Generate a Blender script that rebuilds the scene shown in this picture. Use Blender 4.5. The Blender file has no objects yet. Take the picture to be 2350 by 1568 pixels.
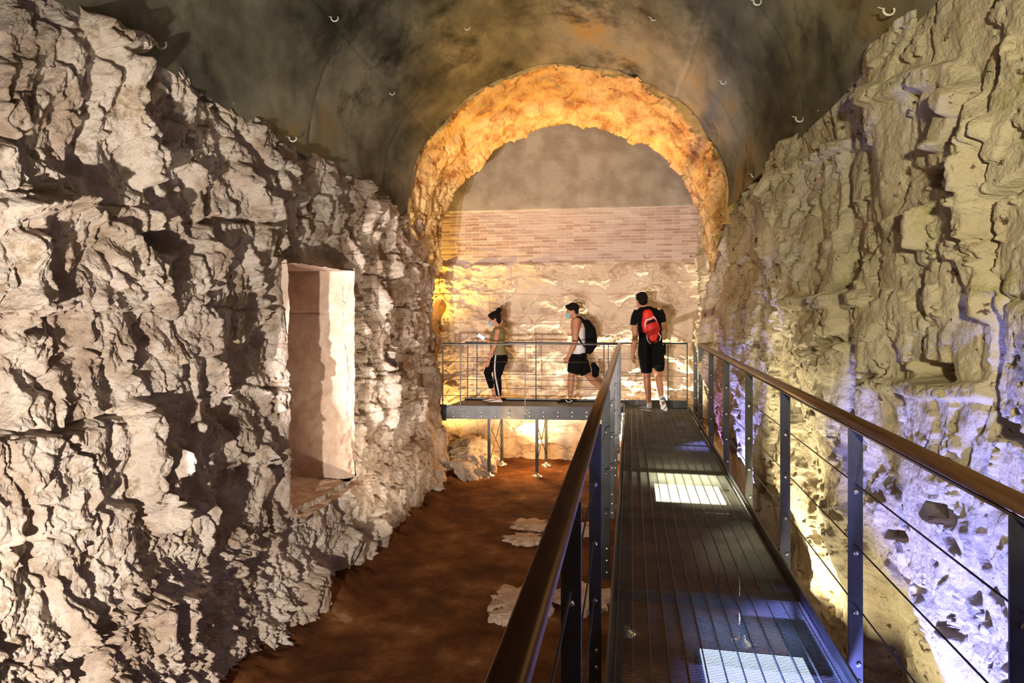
import bpy, math, random
import numpy as np
from mathutils import Vector, Matrix
random.seed(7)
SC = bpy.context.scene
COL = SC.collection
F = 1480.0; A = math.atan(272/1480.0); CA, SA = math.cos(A), math.sin(A); EYE = 1.55

# ------------------------------------------------------------------ camera, world, lights, exposure
cam = bpy.data.cameras.new('camera'); camo = bpy.data.objects.new('camera', cam); COL.objects.link(camo)
camo.location = (0, 0, EYE); camo.rotation_euler = (math.pi/2, 0, A)
cam.sensor_width = 36; cam.lens = 36*F/2350; cam.shift_y = -72/2350.0; cam.clip_start = .05
SC.camera = camo
w = bpy.data.worlds.new('world'); SC.world = w; w.use_nodes = True
w.node_tree.nodes['Background'].inputs[0].default_value = (.75, .72, .66, 1)
w.node_tree.nodes['Background'].inputs[1].default_value = .03
SC.view_settings.view_transform = 'Standard'; SC.view_settings.look = 'None'
SC.view_settings.gamma = 1; SC.view_settings.use_curve_mapping = False; SC.view_settings.exposure = 0.0

def spot(name, loc, target, power, color, angle=100, blend=.4, size=.05):
    l = bpy.data.lights.new(name, 'SPOT'); l.energy = power; l.color = color
    l.spot_size = math.radians(angle); l.spot_blend = blend; l.shadow_soft_size = size
    o = bpy.data.objects.new(name, l); COL.objects.link(o); o.location = loc
    o.rotation_euler = (Vector(target)-Vector(loc)).to_track_quat('-Z', 'Y').to_euler()
    return o
def point(name, loc, power, color, size=.08):
    l = bpy.data.lights.new(name, 'POINT'); l.energy = power; l.color = color; l.shadow_soft_size = size
    o = bpy.data.objects.new(name, l); COL.objects.link(o); o.location = loc
    return o
WW = (1, .86, .72)
spot('flood_left_wall', (-1.40, -.4, .35), (-2.95, 4.4, 1.0), 1100, (1, .89, .78), 76, .7, .04)
spot('flood_vault', (-1.2, .3, -.2), (-1.3, 4.8, 4.9), 260, (1, .92, .70), 62, .9, .06)
spot('flood_back_wall', (-2.1, .8, .3), (-1.0, 10.8, 2.2), 2000, (1, .84, .80), 34, .15, .03)
spot('fill_right_wall', (.3, -1.0, 1.9), (1.6, 3.8, 3.0), 820, (1, .88, .56), 68, .7, .08)  # added fill behind the camera, brightens the upper right wall
spot('uplight_right_near', (.78, 3.9, -.85), (1.5, 4.0, .9), 70, (1, .88, .55), 110, .5, .03)
spot('fill_left_far', (-1.3, 4.9, -.6), (-2.9, 8.3, 1.3), 260, (1, .80, .60), 74, .7, .04)  # added fill with no fixture, lifts the dark far end of the left wall
spot('flood_right_far', (-1.6, 4.5, -.5), (1.2, 7.6, 1.8), 90, (1, .84, .62), 70, .6, .05)
spot('uplight_blue_near', (.70, 2.6, -.85), (1.5, 2.4, .7), 760, (.24, .27, 1), 128, .35, .03)
spot('uplight_blue_mid', (.80, 7.3, -.85), (1.2, 7.4, .7), 480, (.26, .28, 1), 74, .5, .03)
spot('uplight_yellow', (.78, 5.2, -.85), (1.4, 5.1, .7), 280, (1, .86, .55), 110, .5, .03)
spot('uplight_back_white', (-.05, 10.56, -.70), (-.02, 10.80, .6), 600, (1, .84, .6), 120, .5, .04)
spot('uplight_back_mid', (-1.6, 10.50, -.8), (-1.5, 10.8, .6), 60, (1, .78, .5), 130, .6, .04)
spot('lamp_chamber_yellow', (-4.1, 9.9, .9), (-3.0, 10.8, 2.7), 420, (1, .58, .08), 76, .7, .05)
spot('lamp_chamber_low', (-3.2, 10.2, -.6), (-2.9, 10.8, .6), 90, (1, .62, .2), 120, .6, .05)
spot('uplight_back_amber', (-1.9, 9.25, -.85), (-.9, 10.8, 4.5), 520, (1, .5, .1), 30, .9, .05)
spot('uplight_arch', (-.9, 9.3, -.85), (-.75, 8.35, 4.4), 1300, (1, .47, .04), 54, .6, .06)
spot('uplight_arch_right', (1.0, 8.9, -.7), (.75, 9.0, 3.0), 90, (.62, .3, 1), 60, .6, .05)
point('lamp_floor_orange', (-1.6, 9.9, -.3), 55, (1, .55, .2))

# ------------------------------------------------------------------ projection helpers (photo pixel -> a real plane)
def ray(u, v):
    lat = (u-1175)/F; up = -(v-712)/F
    return np.array([-SA+CA*lat, CA+SA*lat, up])
def onX(u, v, X):
    r = ray(u, v); t = X/r[0]; return r[1]*t, EYE+r[2]*t       # (Y, z)
def onY(u, v, Y):
    r = ray(u, v); t = Y/r[1]; return r[0]*t, EYE+r[2]*t       # (X, z)
def onZ(u, v, z):
    r = ray(u, v); t = (z-EYE)/r[2]; return r[0]*t, r[1]*t     # (X, Y)
def atd(u, v, d):
    r = ray(u, v)*d; return Vector((r[0], r[1], EYE+r[2]))

# ------------------------------------------------------------------ numpy noise
def _h(ix, iy, seed):
    n = (ix.astype(np.int64)*374761393 + iy.astype(np.int64)*668265263 + seed*974634777) & 0xffffffff
    n = ((n ^ (n >> 13))*1274126177) & 0xffffffff
    n = ((n ^ (n >> 16))*2246822519) & 0xffffffff
    return ((n ^ (n >> 15)) & 0xffffff)/float(0xffffff)
def perlin(x, y, seed=0):
    ix, iy = np.floor(x), np.floor(y); fx, fy = x-ix, y-iy
    def g(dx, dy):
        a = _h(ix+dx, iy+dy, seed)*2*np.pi
        return np.cos(a)*(fx-dx)+np.sin(a)*(fy-dy)
    sx = fx*fx*fx*(fx*(fx*6-15)+10); sy = fy*fy*fy*(fy*(fy*6-15)+10)
    a = g(0, 0)*(1-sx)+g(1, 0)*sx; b = g(0, 1)*(1-sx)+g(1, 1)*sx
    return (a*(1-sy)+b*sy)*1.5
def fbm(x, y, o=4, seed=0, gain=.5):
    s = 0*x; a = 1; n = 0
    for i in range(o):
        s = s+a*perlin(x*2**i+i*17.3, y*2**i-i*9.1, seed+i); n += a; a *= gain
    return s/n
def worley(x, y, seed=0):
    ix, iy = np.floor(x), np.floor(y)
    f1 = np.full(x.shape, 9.); f2 = np.full(x.shape, 9.); cid = np.zeros(x.shape)
    for dx in (-1, 0, 1):
        for dy in (-1, 0, 1):
            cx, cy = ix+dx, iy+dy
            px = cx+_h(cx, cy, seed); py = cy+_h(cx, cy, seed+11)
            d = np.hypot(px-x, py-y); i = _h(cx, cy, seed+23)
            n = d < f1
            f2 = np.where(n, f1, np.minimum(f2, d)); cid = np.where(n, i, cid); f1 = np.where(n, d, f1)
    return f1, f2, cid
def facets(x, y, seed=0, tilt=1.0, step=.6, soft=.10):
    # angular broken-stone relief: every cell is its own tilted plane, with worn edges
    ix, iy = np.floor(x), np.floor(y); f1 = np.full(x.shape, 9.); f2 = np.full(x.shape, 9.); val = np.zeros(x.shape)
    for dx in (-1, 0, 1):
        for dy in (-1, 0, 1):
            cx, cy = ix+dx, iy+dy
            px = cx+_h(cx, cy, seed); py = cy+_h(cx, cy, seed+11); d = np.hypot(px-x, py-y)
            a = _h(cx, cy, seed+5)*6.283; t = tilt*(.4+_h(cx, cy, seed+6))
            v = ((x-px)*np.cos(a)+(y-py)*np.sin(a))*t+(_h(cx, cy, seed+23)-.5)*step
            n = d < f1
            f2 = np.where(n, f1, np.minimum(f2, d)); val = np.where(n, v, val); f1 = np.where(n, d, f1)
    e = f2-f1; k = np.clip(e/soft, 0, 1); k = k*k*(3-2*k)
    return val*k-.30*(1-k)
def sst(a, b, x):
    t = np.clip((x-a)/(b-a), 0, 1); return t*t*(3-2*t)
def terr(n, levels, eps):
    s = 0*n
    for l in levels: s = s+sst(l-eps, l+eps, n)
    return s
def pdist(x, y, pts):
    best = np.full(x.shape, 99.)
    for (x0, y0), (x1, y1) in zip(pts[:-1], pts[1:]):
        dx, dy = x1-x0, y1-y0; L = dx*dx+dy*dy+1e-9
        t = np.clip(((x-x0)*dx+(y-y0)*dy)/L, 0, 1)
        best = np.minimum(best, np.hypot(x-x0-t*dx, y-y0-t*dy))
    return best

# ------------------------------------------------------------------ materials
def mat(name, stops, rough=.6, metal=0, scale=4, detail=6, bump=0, bscale=30, stretch=(1, 1, 1), spec=.5, extra=None, emit=None, estr=0):
    m = bpy.data.materials.new(name); m.use_nodes = True; nt = m.node_tree; N = nt.nodes; L = nt.links
    b = N['Principled BSDF']; b.inputs['Roughness'].default_value = rough; b.inputs['Metallic'].default_value = metal
    b.inputs['Specular IOR Level'].default_value = spec
    tc = N.new('ShaderNodeTexCoord'); mp = N.new('ShaderNodeMapping'); L.new(tc.outputs['Object'], mp.inputs[0])
    mp.inputs['Scale'].default_value = stretch
    n = N.new('ShaderNodeTexNoise'); n.inputs['Scale'].default_value = scale; n.inputs['Detail'].default_value = detail
    n.inputs['Roughness'].default_value = .62
    L.new(mp.outputs[0], n.inputs['Vector'])
    r = N.new('ShaderNodeValToRGB'); e = r.color_ramp.elements
    while len(e) < len(stops): e.new(.5)
    for i, (p, c) in enumerate(stops): e[i].position = p; e[i].color = (*c, 1)
    L.new(n.outputs['Fac'], r.inputs[0])
    out = r.outputs[0]
    if extra: out = extra(nt, out, tc)
    L.new(out, b.inputs['Base Color'])
    if bump:
        n2 = N.new('ShaderNodeTexNoise'); n2.inputs['Scale'].default_value = bscale; n2.inputs['Detail'].default_value = 8
        n2.inputs['Roughness'].default_value = .65; L.new(mp.outputs[0], n2.inputs['Vector'])
        bp = N.new('ShaderNodeBump'); bp.inputs['Strength'].default_value = bump; bp.inputs['Distance'].default_value = .02 if scale == 8 or bump < .7 else .035
        L.new(n2.outputs['Fac'], bp.inputs['Height']); L.new(bp.outputs[0], b.inputs['Normal'])
    if emit:
        b.inputs['Emission Color'].default_value = (*emit, 1); b.inputs['Emission Strength'].default_value = estr
    return m
def flat(name, c, rough=.6, metal=0, **k):
    d = tuple(x*.82 for x in c)
    return mat(name, [(.35, d), (.65, c)], rough, metal, scale=k.pop('scale', 8), **k)
def mixnode(nt, fac, a, b, mode='MIX'):
    x = nt.nodes.new('ShaderNodeMix'); x.data_type = 'RGBA'; x.blend_type = mode
    if isinstance(fac, float): x.inputs[0].default_value = fac
    else: nt.links.new(fac, x.inputs[0])
    for s, v in ((6, a), (7, b)):
        if isinstance(v, tuple): x.inputs[s].default_value = (*v, 1)
        else: nt.links.new(v, x.inputs[s])
    return x.outputs[2]
def speck(thr, colour, scale, w=.04):
    def f(nt, out, tc):
        n = nt.nodes.new('ShaderNodeTexNoise'); n.inputs['Scale'].default_value = scale; n.inputs['Detail'].default_value = 7
        n.inputs['Roughness'].default_value = .7
        nt.links.new(tc.outputs['Object'], n.inputs['Vector'])
        mr = nt.nodes.new('ShaderNodeMapRange'); mr.inputs[1].default_value = thr; mr.inputs[2].default_value = thr+w
        nt.links.new(n.outputs['Fac'], mr.inputs[0])
        return mixnode(nt, mr.outputs[0], out, colour)
    return f
def chain(*fs):
    def f(nt, out, tc):
        for g in fs: out = g(nt, out, tc)
        return out
    return f
M_LEFT = mat('pale_limestone', [(.30, (.34, .24, .16)), (.44, (.58, .46, .36)), (.56, (.80, .70, .60)), (.72, (.64, .48, .32))],
             .9, scale=3.0, detail=12, bump=1.0, bscale=30, spec=.2, extra=chain(speck(.56, (.42, .32, .22), 6, .1), speck(.62, (.20, .13, .08), 16, .06), speck(.60, (.60, .44, .24), 1.7, .2)))
M_RIGHT = mat('yellow_tufa', [(.28, (.40, .31, .20)), (.45, (.66, .57, .40)), (.6, (.74, .65, .48)), (.78, (.52, .46, .27))],
              .9, scale=2.2, detail=12, bump=1.0, bscale=26, spec=.2, extra=chain(speck(.62, (.16, .10, .06), 9, .03), speck(.60, (.45, .42, .16), 3.2, .12)))
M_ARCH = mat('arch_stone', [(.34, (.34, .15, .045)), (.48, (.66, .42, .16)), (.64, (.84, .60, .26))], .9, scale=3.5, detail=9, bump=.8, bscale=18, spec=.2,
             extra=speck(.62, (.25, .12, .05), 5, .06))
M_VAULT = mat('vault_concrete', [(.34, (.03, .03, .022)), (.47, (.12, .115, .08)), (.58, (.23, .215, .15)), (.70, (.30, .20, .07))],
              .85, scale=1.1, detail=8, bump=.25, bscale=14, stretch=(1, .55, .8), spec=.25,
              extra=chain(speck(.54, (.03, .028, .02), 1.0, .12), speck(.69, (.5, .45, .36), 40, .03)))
M_VAULT_STRIPE = M_VAULT
def backwall_extra(nt, out, tc):
    N, L = nt.nodes, nt.links
    sp = N.new('ShaderNodeSeparateXYZ'); L.new(tc.outputs['Object'], sp.inputs[0])
    cb = N.new('ShaderNodeCombineXYZ'); L.new(sp.outputs[0], cb.inputs[0]); L.new(sp.outputs[2], cb.inputs[1])
    br = N.new('ShaderNodeTexBrick'); L.new(cb.outputs[0], br.inputs['Vector'])
    br.inputs['Scale'].default_value = 1; br.inputs['Brick Width'].default_value = .27; br.inputs['Row Height'].default_value = .05
    br.inputs['Mortar Size'].default_value = .006
    br.inputs['Color1'].default_value = (.40, .24, .18, 1); br.inputs['Color2'].default_value = (.64, .50, .42, 1); br.inputs['Mortar'].default_value = (.66, .58, .48, 1)
    br.inputs['Mortar Smooth'].default_value = .6
    def band(a, b):
        g = N.new('ShaderNodeMath'); g.operation = 'GREATER_THAN'; L.new(sp.outputs[2], g.inputs[0]); g.inputs[1].default_value = a
        l = N.new('ShaderNodeMath'); l.operation = 'LESS_THAN'; L.new(sp.outputs[2], l.inputs[0]); l.inputs[1].default_value = b
        m = N.new('ShaderNodeMath'); m.operation = 'MULTIPLY'; L.new(g.outputs[0], m.inputs[0]); L.new(l.outputs[0], m.inputs[1]); return m.outputs[0]
    nn = N.new('ShaderNodeTexNoise'); nn.inputs['Scale'].default_value = 3.0; nn.inputs['Detail'].default_value = 8; L.new(tc.outputs['Object'], nn.inputs['Vector'])
    rp = N.new('ShaderNodeMapRange'); rp.inputs[1].default_value = .38; rp.inputs[2].default_value = .62; L.new(nn.outputs['Fac'], rp.inputs[0])
    bb = mixnode(nt, rp.outputs[0], br.outputs[0], mixnode(nt, .55, br.outputs[0], (.62, .52, .45)))
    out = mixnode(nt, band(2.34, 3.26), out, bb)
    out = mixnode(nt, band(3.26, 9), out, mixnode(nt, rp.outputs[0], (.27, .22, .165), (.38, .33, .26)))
    return out
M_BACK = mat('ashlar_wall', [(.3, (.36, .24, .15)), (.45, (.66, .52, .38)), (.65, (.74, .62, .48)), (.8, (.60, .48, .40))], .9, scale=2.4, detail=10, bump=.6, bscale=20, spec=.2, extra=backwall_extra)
M_FLOOR = mat('earth_floor', [(.32, (.045, .015, .005)), (.48, (.11, .038, .010)), (.60, (.20, .085, .028)), (.70, (.48, .31, .18))], .95, scale=1.6, detail=9, bump=.5, bscale=24, spec=.15)
M_SLAB = mat('pale_slab', [(.3, (.40, .26, .17)), (.6, (.74, .56, .42))], .85, scale=5, bump=.8, bscale=16, spec=.2)
M_NICHE = mat('niche_stone', [(.3, (.55, .38, .27)), (.55, (.74, .58, .46)), (.8, (.80, .68, .56))], .9, scale=5, detail=8, bump=.4, bscale=40, spec=.2)
M_STEEL = mat('galvanised_steel', [(.35, (.045, .048, .05)), (.65, (.075, .08, .085))], .42, .3, scale=6, bump=.05, bscale=40)
M_DECK = mat('grating_steel', [(.35, (.085, .09, .08)), (.65, (.14, .14, .125))], .5, .5, scale=5)
M_BRIGHT = flat('polished_steel', (.75, .74, .72), .25, .9)
M_BLACK = flat('black_metal', (.012, .012, .014), .4, .3)
M_RAIL = mat('bronze_handrail', [(.35, (.11, .05, .022)), (.65, (.19, .095, .042))], .27, .35, scale=3, detail=6, stretch=(6, .4, 6))
M_WIRE = flat('dark_steel_wire', (.07, .065, .06), .4, .6)
M_WHITE = flat('white_plastic', (.85, .85, .82), .4)
M_BROWN = flat('dark_brown_timber', (.10, .028, .012), .8)

# ------------------------------------------------------------------ object helpers
def put(o, parent=None, loc=None):
    COL.objects.link(o)
    if parent: o.parent = parent
    if loc is not None: o.location = loc
    return o
def empty(name, loc, rz=0, label=None, cat=None, group=None):
    o = bpy.data.objects.new(name, None); o.empty_display_size = .1; COL.objects.link(o)
    o.location = loc; o.rotation_euler = (0, 0, rz); tag(o, label, cat, group); return o
def tag(o, label=None, cat=None, group=None, kind=None):
    if label: o['label'] = label
    if cat: o['category'] = cat
    if group: o['group'] = group
    if kind: o['kind'] = kind
    return o
def grid_obj(name, P, material, mask=None, smooth=True, parent=None):
    n, m = P.shape[:2]
    idx = np.arange(n*m).reshape(n, m)
    q = np.stack([idx[:-1, :-1], idx[:-1, 1:], idx[1:, 1:], idx[1:, :-1]], -1).reshape(-1, 4)
    if mask is not None: q = q[mask.reshape(-1)]
    me = bpy.data.meshes.new(name)
    me.vertices.add(n*m); me.vertices.foreach_set('co', P.reshape(-1).astype(np.float32))
    me.loops.add(q.size); me.loops.foreach_set('vertex_index', q.reshape(-1).astype(np.int32))
    me.polygons.add(len(q)); me.polygons.foreach_set('loop_start', np.arange(0, q.size, 4, dtype=np.int32))
    try: me.polygons.foreach_set('loop_total', np.full(len(q), 4, dtype=np.int32))
    except Exception: pass
    me.polygons.foreach_set('use_smooth', np.full(len(q), smooth))
    me.update(); me.validate(); me.materials.append(material)
    return put(bpy.data.objects.new(name, me), parent)

class MB:
    def __init__(s): s.v = []; s.f = []
    def add(s, vs, fs):
        k = len(s.v); s.v += [tuple(v) for v in vs]; s.f += [tuple(i+k for i in f) for f in fs]
    def box(s, c, d, rz=0, M=None):
        hx, hy, hz = d[0]/2, d[1]/2, d[2]/2
        vs = [Vector((x, y, z)) for z in (-hz, hz) for x, y in ((-hx, -hy), (hx, -hy), (hx, hy), (-hx, hy))]
        R = M or Matrix.Rotation(rz, 3, 'Z')
        s.add([R @ v+Vector(c) for v in vs], [(3, 2, 1, 0), (4, 5, 6, 7), (0, 1, 5, 4), (1, 2, 6, 5), (2, 3, 7, 6), (3, 0, 4, 7)])
        return s
    def loft(s, rings, caps=True, closed=True):
        n = len(rings[0]); k = len(s.v)
        for r in rings: s.v += [tuple(p) for p in r]
        for i in range(len(rings)-1):
            for j in range(n if closed else n-1):
                a, b = k+i*n+j, k+i*n+(j+1) % n
                s.f.append((a, b, b+n, a+n))
        if caps:
            s.f.append(tuple(reversed(range(k, k+n)))); s.f.append(tuple(range(k+(len(rings)-1)*n, k+len(rings)*n)))
        return s
    def tube(s, pts, r, seg=10, round_=False, sq=1.0, side=None):
        pts = [Vector(p) for p in pts]
        rs = list(r) if hasattr(r, '__len__') else [r]*len(pts)
        if round_:
            a, b = (pts[0]-pts[1]).normalized(), (pts[-1]-pts[-2]).normalized()
            r0, r1 = rs[0], rs[-1]
            pts = [pts[0]+a*r0*.95, pts[0]+a*r0*.7, pts[0]+a*r0*.35]+pts+[pts[-1]+b*r1*.35, pts[-1]+b*r1*.7, pts[-1]+b*r1*.95]
            rs = [r0*.3, r0*.71, r0*.94]+rs+[r1*.94, r1*.71, r1*.3]
        rings = []; ref = Vector(side) if side else None
        for i, p in enumerate(pts):
            t = (pts[min(i+1, len(pts)-1)]-pts[max(i-1, 0)])
            t = t.normalized() if t.length > 1e-9 else Vector((0, 0, 1))
            if ref is None: ref = Vector((0, 0, 1)) if abs(t.z) < .9 else Vector((1, 0, 0))
            x = (ref-t*ref.dot(t))
            x = x.normalized() if x.length > 1e-6 else t.orthogonal().normalized()
            y = t.cross(x)
            if not side: ref = x
            rings.append([p+x*math.cos(2*math.pi*j/seg)*rs[i]+y*math.sin(2*math.pi*j/seg)*rs[i]*sq for j in range(seg)])
        return s.loft(rings)
    def ell(s, c, r, seg=16, rows=10, M=None):
        rings = []
        for i in range(rows+1):
            t = math.pi*(i+.0001)/(rows+.0002); q = []
            for j in range(seg):
                p = Vector((r[0]*math.sin(t)*math.cos(2*math.pi*j/seg), r[1]*math.sin(t)*math.sin(2*math.pi*j/seg), -r[2]*math.cos(t)))
                q.append((M @ p if M else p)+Vector(c))
            rings.append(q)
        return s.loft(rings)
    def stack(s, secs, seg=24):       # horizontal ellipses (cx, cy, cz, rx, ry)
        return s.loft([[(cx+rx*math.cos(2*math.pi*j/seg), cy+ry*math.sin(2*math.pi*j/seg), cz) for j in range(seg)] for cx, cy, cz, rx, ry in secs])
    def prof(s, pr, p0, p1):          # sweep a closed profile (side, up) along a straight line
        p0, p1 = Vector(p0), Vector(p1); t = (p1-p0).normalized(); x = t.cross(Vector((0, 0, 1))).normalized(); y = x.cross(t)
        return s.loft([[p+x*a+y*b for a, b in pr] for p in (p0, p1)])
    def build(s, name, m, parent=None, smooth=True, bevel=0, remesh=0, origin=None, label=None):
        me = bpy.data.meshes.new(name)
        rt = parent
        while rt is not None and rt.parent: rt = rt.parent
        if origin is None and parent is not None and not rt.get('local'):
            q = parent; off = Vector((0, 0, 0))
            while q: off += Vector(q.location); q = q.parent
            origin = off
        og = Vector(origin) if origin is not None else Vector((0, 0, 0))
        me.from_pydata([(a[0]-og.x, a[1]-og.y, a[2]-og.z) for a in s.v], [], s.f); me.update()
        me.materials.append(m)
        if smooth and not bevel: me.polygons.foreach_set('use_smooth', [True]*len(me.polygons))
        o = bpy.data.objects.new(name, me); put(o, parent)
        if origin is not None and parent is None: o.location = og
        if bevel:
            b = o.modifiers.new('bevel', 'BEVEL'); b.width = bevel; b.segments = 2; b.limit_method = 'ANGLE'
        if remesh:
            r = o.modifiers.new('remesh', 'REMESH'); r.mode = 'VOXEL'; r.voxel_size = remesh; r.use_smooth_shade = True
            k = o.modifiers.new('smooth', 'SMOOTH'); k.factor = .5; k.iterations = 4
        if label: o['label'] = label
        return o

# ================================================================== THE SETTING
VY0, VY1 = -1.5, 8.1
def vault_c(Y): return -.87+.038*(8.1-Y), 2.78+.066*(8.1-Y)
VK = .925
def VR(Y): return 2.0+.032*(8.1-Y)
def hit_vault(u, v):
    r = ray(u, v); lo, hi = 0, 30
    for _ in range(60):
        t = (lo+hi)/2; p = r*t; c = vault_c(p[1])
        if math.hypot(p[0]-c[0], (EYE+p[2]-c[1])/VK) > VR(p[1]): hi = t
        else: lo = t
    p = r*lo; return Vector((p[0], p[1], EYE+p[2]))

# ---- left wall
def left_plane(z, Y): return -2.72-.055*(z+1)
LX = -2.80
def wl(*pts): return [onX(u, v, LX) for u, v in pts]
SE = 9.3
us = np.linspace(-260, 1012, 760)
ys = np.array([onX(u, 700, LX)[0] for u in us]); ys = ys[ys < SE-.02]
S = np.concatenate([np.linspace(-1.2, ys[0]-.05, 40), ys, np.linspace(SE, SE+2.2, 90)])
Zs = np.linspace(-1.12, 3.65, 640)
SS, ZZ = np.meshgrid(S, Zs)
wx = fbm(SS*1.3, ZZ*1.3, 5, 3, .6)*.13; wz = fbm(SS*1.3, ZZ*1.3, 5, 9, .6)*.10
x, z = SS+wx, ZZ+wz
d = fbm(SS*.7, ZZ*.7, 3, 5)*.16
ver = 1-np.abs(fbm(x*3.0, z*.85, 4, 21))*2
d += (ver-.6)*.055
xf, zf = x+fbm(SS*5, ZZ*5, 3, 15)*.05, z+fbm(SS*5, ZZ*5, 3, 16)*.05
d += facets(xf*1.5, zf*1.05, 4, .8, .8, .06)*.13
d += facets(xf*3.6, zf*1.7, 8, 1.1, .7, .10)*.095
d += facets(xf*8, zf*4.6, 18, 1.1, .8, .12)*.045
d += facets(xf*19, zf*11, 28, 1.0, .8, .2)*.016
d += fbm(SS*9, ZZ*7, 6, 41, .7)*.040
# courses of the old ashlar and staggered joints
for k, (zc, amp) in enumerate(((2.15, .03), (1.55, .06), (.95, .07), (.42, .03))):
    zz = zc+.03*np.sin(SS*1.7+k)+fbm(SS*1.5, ZZ*0, 3, 50+k)*.10
    zz = zz-np.where(SS > 6.1, .16 if k == 2 else 0, 0)
    d -= amp*np.exp(-((ZZ-zz)/.014)**2)*sst(-.12, .18, fbm(SS*.9, ZZ*.9, 2, 61+k))
    row = (ZZ < zz) & (ZZ > zz-.6)
    st = np.floor((SS+k*.43)/.85); d += np.where(row, (_h(st, st*0+k, 77)-.5)*.11, 0)
# crusty rough concrete along the foot of the wall
crust = sst(.35, -.25, ZZ+fbm(SS*1.1, ZZ*1.1, 3, 71)*.5)*sst(5.8, 4.2, SS)
d += crust*(fbm(SS*15, ZZ*10, 5, 81, .72)*.10+facets(xf*11, zf*7, 38, 1.2, .9, .2)*.05+.04)
d += sst(.2, -1.0, ZZ)*.16
# big features, traced on the wall plane: (polyline in the photo, half width, height)
for pts, wd, hh in (
    (((225, 60), (300, 150), (330, 260), (345, 400)), .085, .16), (((330, 330), (345, 430), (350, 520)), .05, .08),
    (((290, 945), (305, 1060), (300, 1120), (345, 1200)), .085, .17), (((350, 950), (372, 990), (355, 1080)), .05, .10),
    (((60, 480), (180, 460), (300, 540)), .05, .09), (((560, 400), (600, 480), (580, 560)), .09, .12),
    (((640, 380), (700, 450), (690, 540)), .08, .10), (((90, 560), (110, 640), (100, 720)), .09, .13),
    (((390, 1010), (400, 1080)), .05, .08), (((560, 600), (620, 700), (590, 780)), .06, .09),
    (((430, 330), (480, 420)), .07, .09), (((810, 560), (830, 700), (815, 900)), .10, .10),
    (((0, 470), (200, 455)), .03, .05), (((860, 540), (880, 760), (870, 1000)), .07, .07)):
    q = pdist(x-wx*.55, z-wz*.5, wl(*pts)); d += hh*sst(wd, wd*.35, q)
for pts, wd, hh in ((((380, 545), (420, 552)), .085, .50), (((-20, 930), (20, 925)), .17, .45), (((240, 180), (245, 280), (240, 380)), .06, .10),
                    (((395, 330), (420, 400), (460, 520)), .045, .09), (((510, 430), (500, 540)), .045, .10), (((355, 940), (360, 960)), .04, .1),
                    (((330, 1000), (335, 1150)), .05, .13), (((430, 985), (425, 1130)), .06, .14), (((700, 575), (690, 600)), .11, .18)):
    q = pdist(x-wx*.55, z-wz*.5, wl(*pts)); d -= hh*sst(wd, wd*.55, q)
# smooth out round the niche edge, flat stone face left of it
ny0, _ = onX(650, 900, LX); ny1, _ = onX(790, 900, LX); nz1 = onX(722, 622, -3.05)[1]; nz0 = -.10
ny0 += .02
edge = sst(.16, .02, np.maximum(np.maximum(ny0-SS, SS-ny1), np.maximum(nz0-ZZ, ZZ-nz1)))
d = d*(1-edge*.7)+edge*.06
zsp = 2.82+.066*(8.1-SS)+fbm(SS*2.2, SS*0, 4, 91)*.06
over = np.clip(ZZ-zsp, 0, 9)
d = d*sst(.22, 0, over)-np.minimum(over*3.2, .45)-over*.5+.06*sst(.5, 0, np.abs(ZZ-zsp+.1))
d = np.clip(d, -.6, .30)*np.where(SS > 8.6, .8, 1)
wb = fbm(SS*7, ZZ*7, 4, 95)*.03
for u, v, ax_, az_ in ((398, 551, .135, .055), (8, 925, .16, .115), (575, 1220, .05, .03), (1, 745, .06, .04)):
    Yc, zc = onX(u, v, LX+.1); q = np.hypot((SS-Yc)/ax_, (ZZ-zc)/az_)+wb*6; d -= .42*sst(1.12, .88, q)
P = np.zeros(SS.shape+(3,))
base = left_plane(ZZ, SS)
foot = -.87+.038*(8.1-SS)-VR(SS)
d = np.where(over > .03, np.minimum(d, foot-.18-over*.3-base), d)
turn = sst(SE-.18, SE+.12, SS)
P[..., 0] = np.where(SS < SE, base, base-(SS-SE))+d*(1-turn)
P[..., 1] = np.minimum(SS, SE)+d*turn
P[..., 2] = ZZ
cs = (S[:-1]+S[1:])/2; cz = (Zs[:-1]+Zs[1:])/2
mask = ~(((cs[None, :] > ny0) & (cs[None, :] < ny1)) & ((cz[:, None] > nz0) & (cz[:, None] < nz1)))
tag(grid_obj('wall_left', P, M_LEFT, mask), kind='structure', label='rough pale limestone rubble wall with a tall niche')
# niche: far jamb, near jamb, back, lintel underside, sill
def patch(name, o, a, b, na, nb, nrm, amp, fn=None, m=M_NICHE):
    o, a, b, nrm = map(np.array, (o, a, b, nrm))
    s, t = np.meshgrid(np.linspace(0, 1, na), np.linspace(0, 1, nb))
    p = o+s[..., None]*a+t[..., None]*b
    la, lb = np.linalg.norm(a), np.linalg.norm(b)
    dd = fbm(s*la*5, t*lb*5, 5, 7)*amp
    if fn is not None: dd = dd+fn(s*la, t*lb)
    return grid_obj(name, p+dd[..., None]*nrm, m)
NB = -3.5; NF = LX+.10
hz = nz1-nz0
def jambjoint(s, t):
    j = onX(722, 712, -3.1)[1]-nz0
    return -.02*np.exp(-((t-j)/.008)**2)-.02*np.clip((s-.62)/.1, 0, 1)*(1+fbm(t*8, s*12, 4, 3)*2)
tag(patch('trim_1', (NB, ny1, nz0-.03), (NF-NB, 0, 0), (0, 0, hz+.06), 90, 220, (0, -1, 0), .015, jambjoint), kind='structure', label='far stone jamb of the niche')
tag(patch('trim_2', (NF-.08, ny0, nz0-.03), (NB-NF+.08, 0, 0), (0, 0, hz+.06), 50, 140, (0, 1, 0), .05, lambda a, b: .03*np.sin(b*4+1)), kind='structure')
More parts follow.
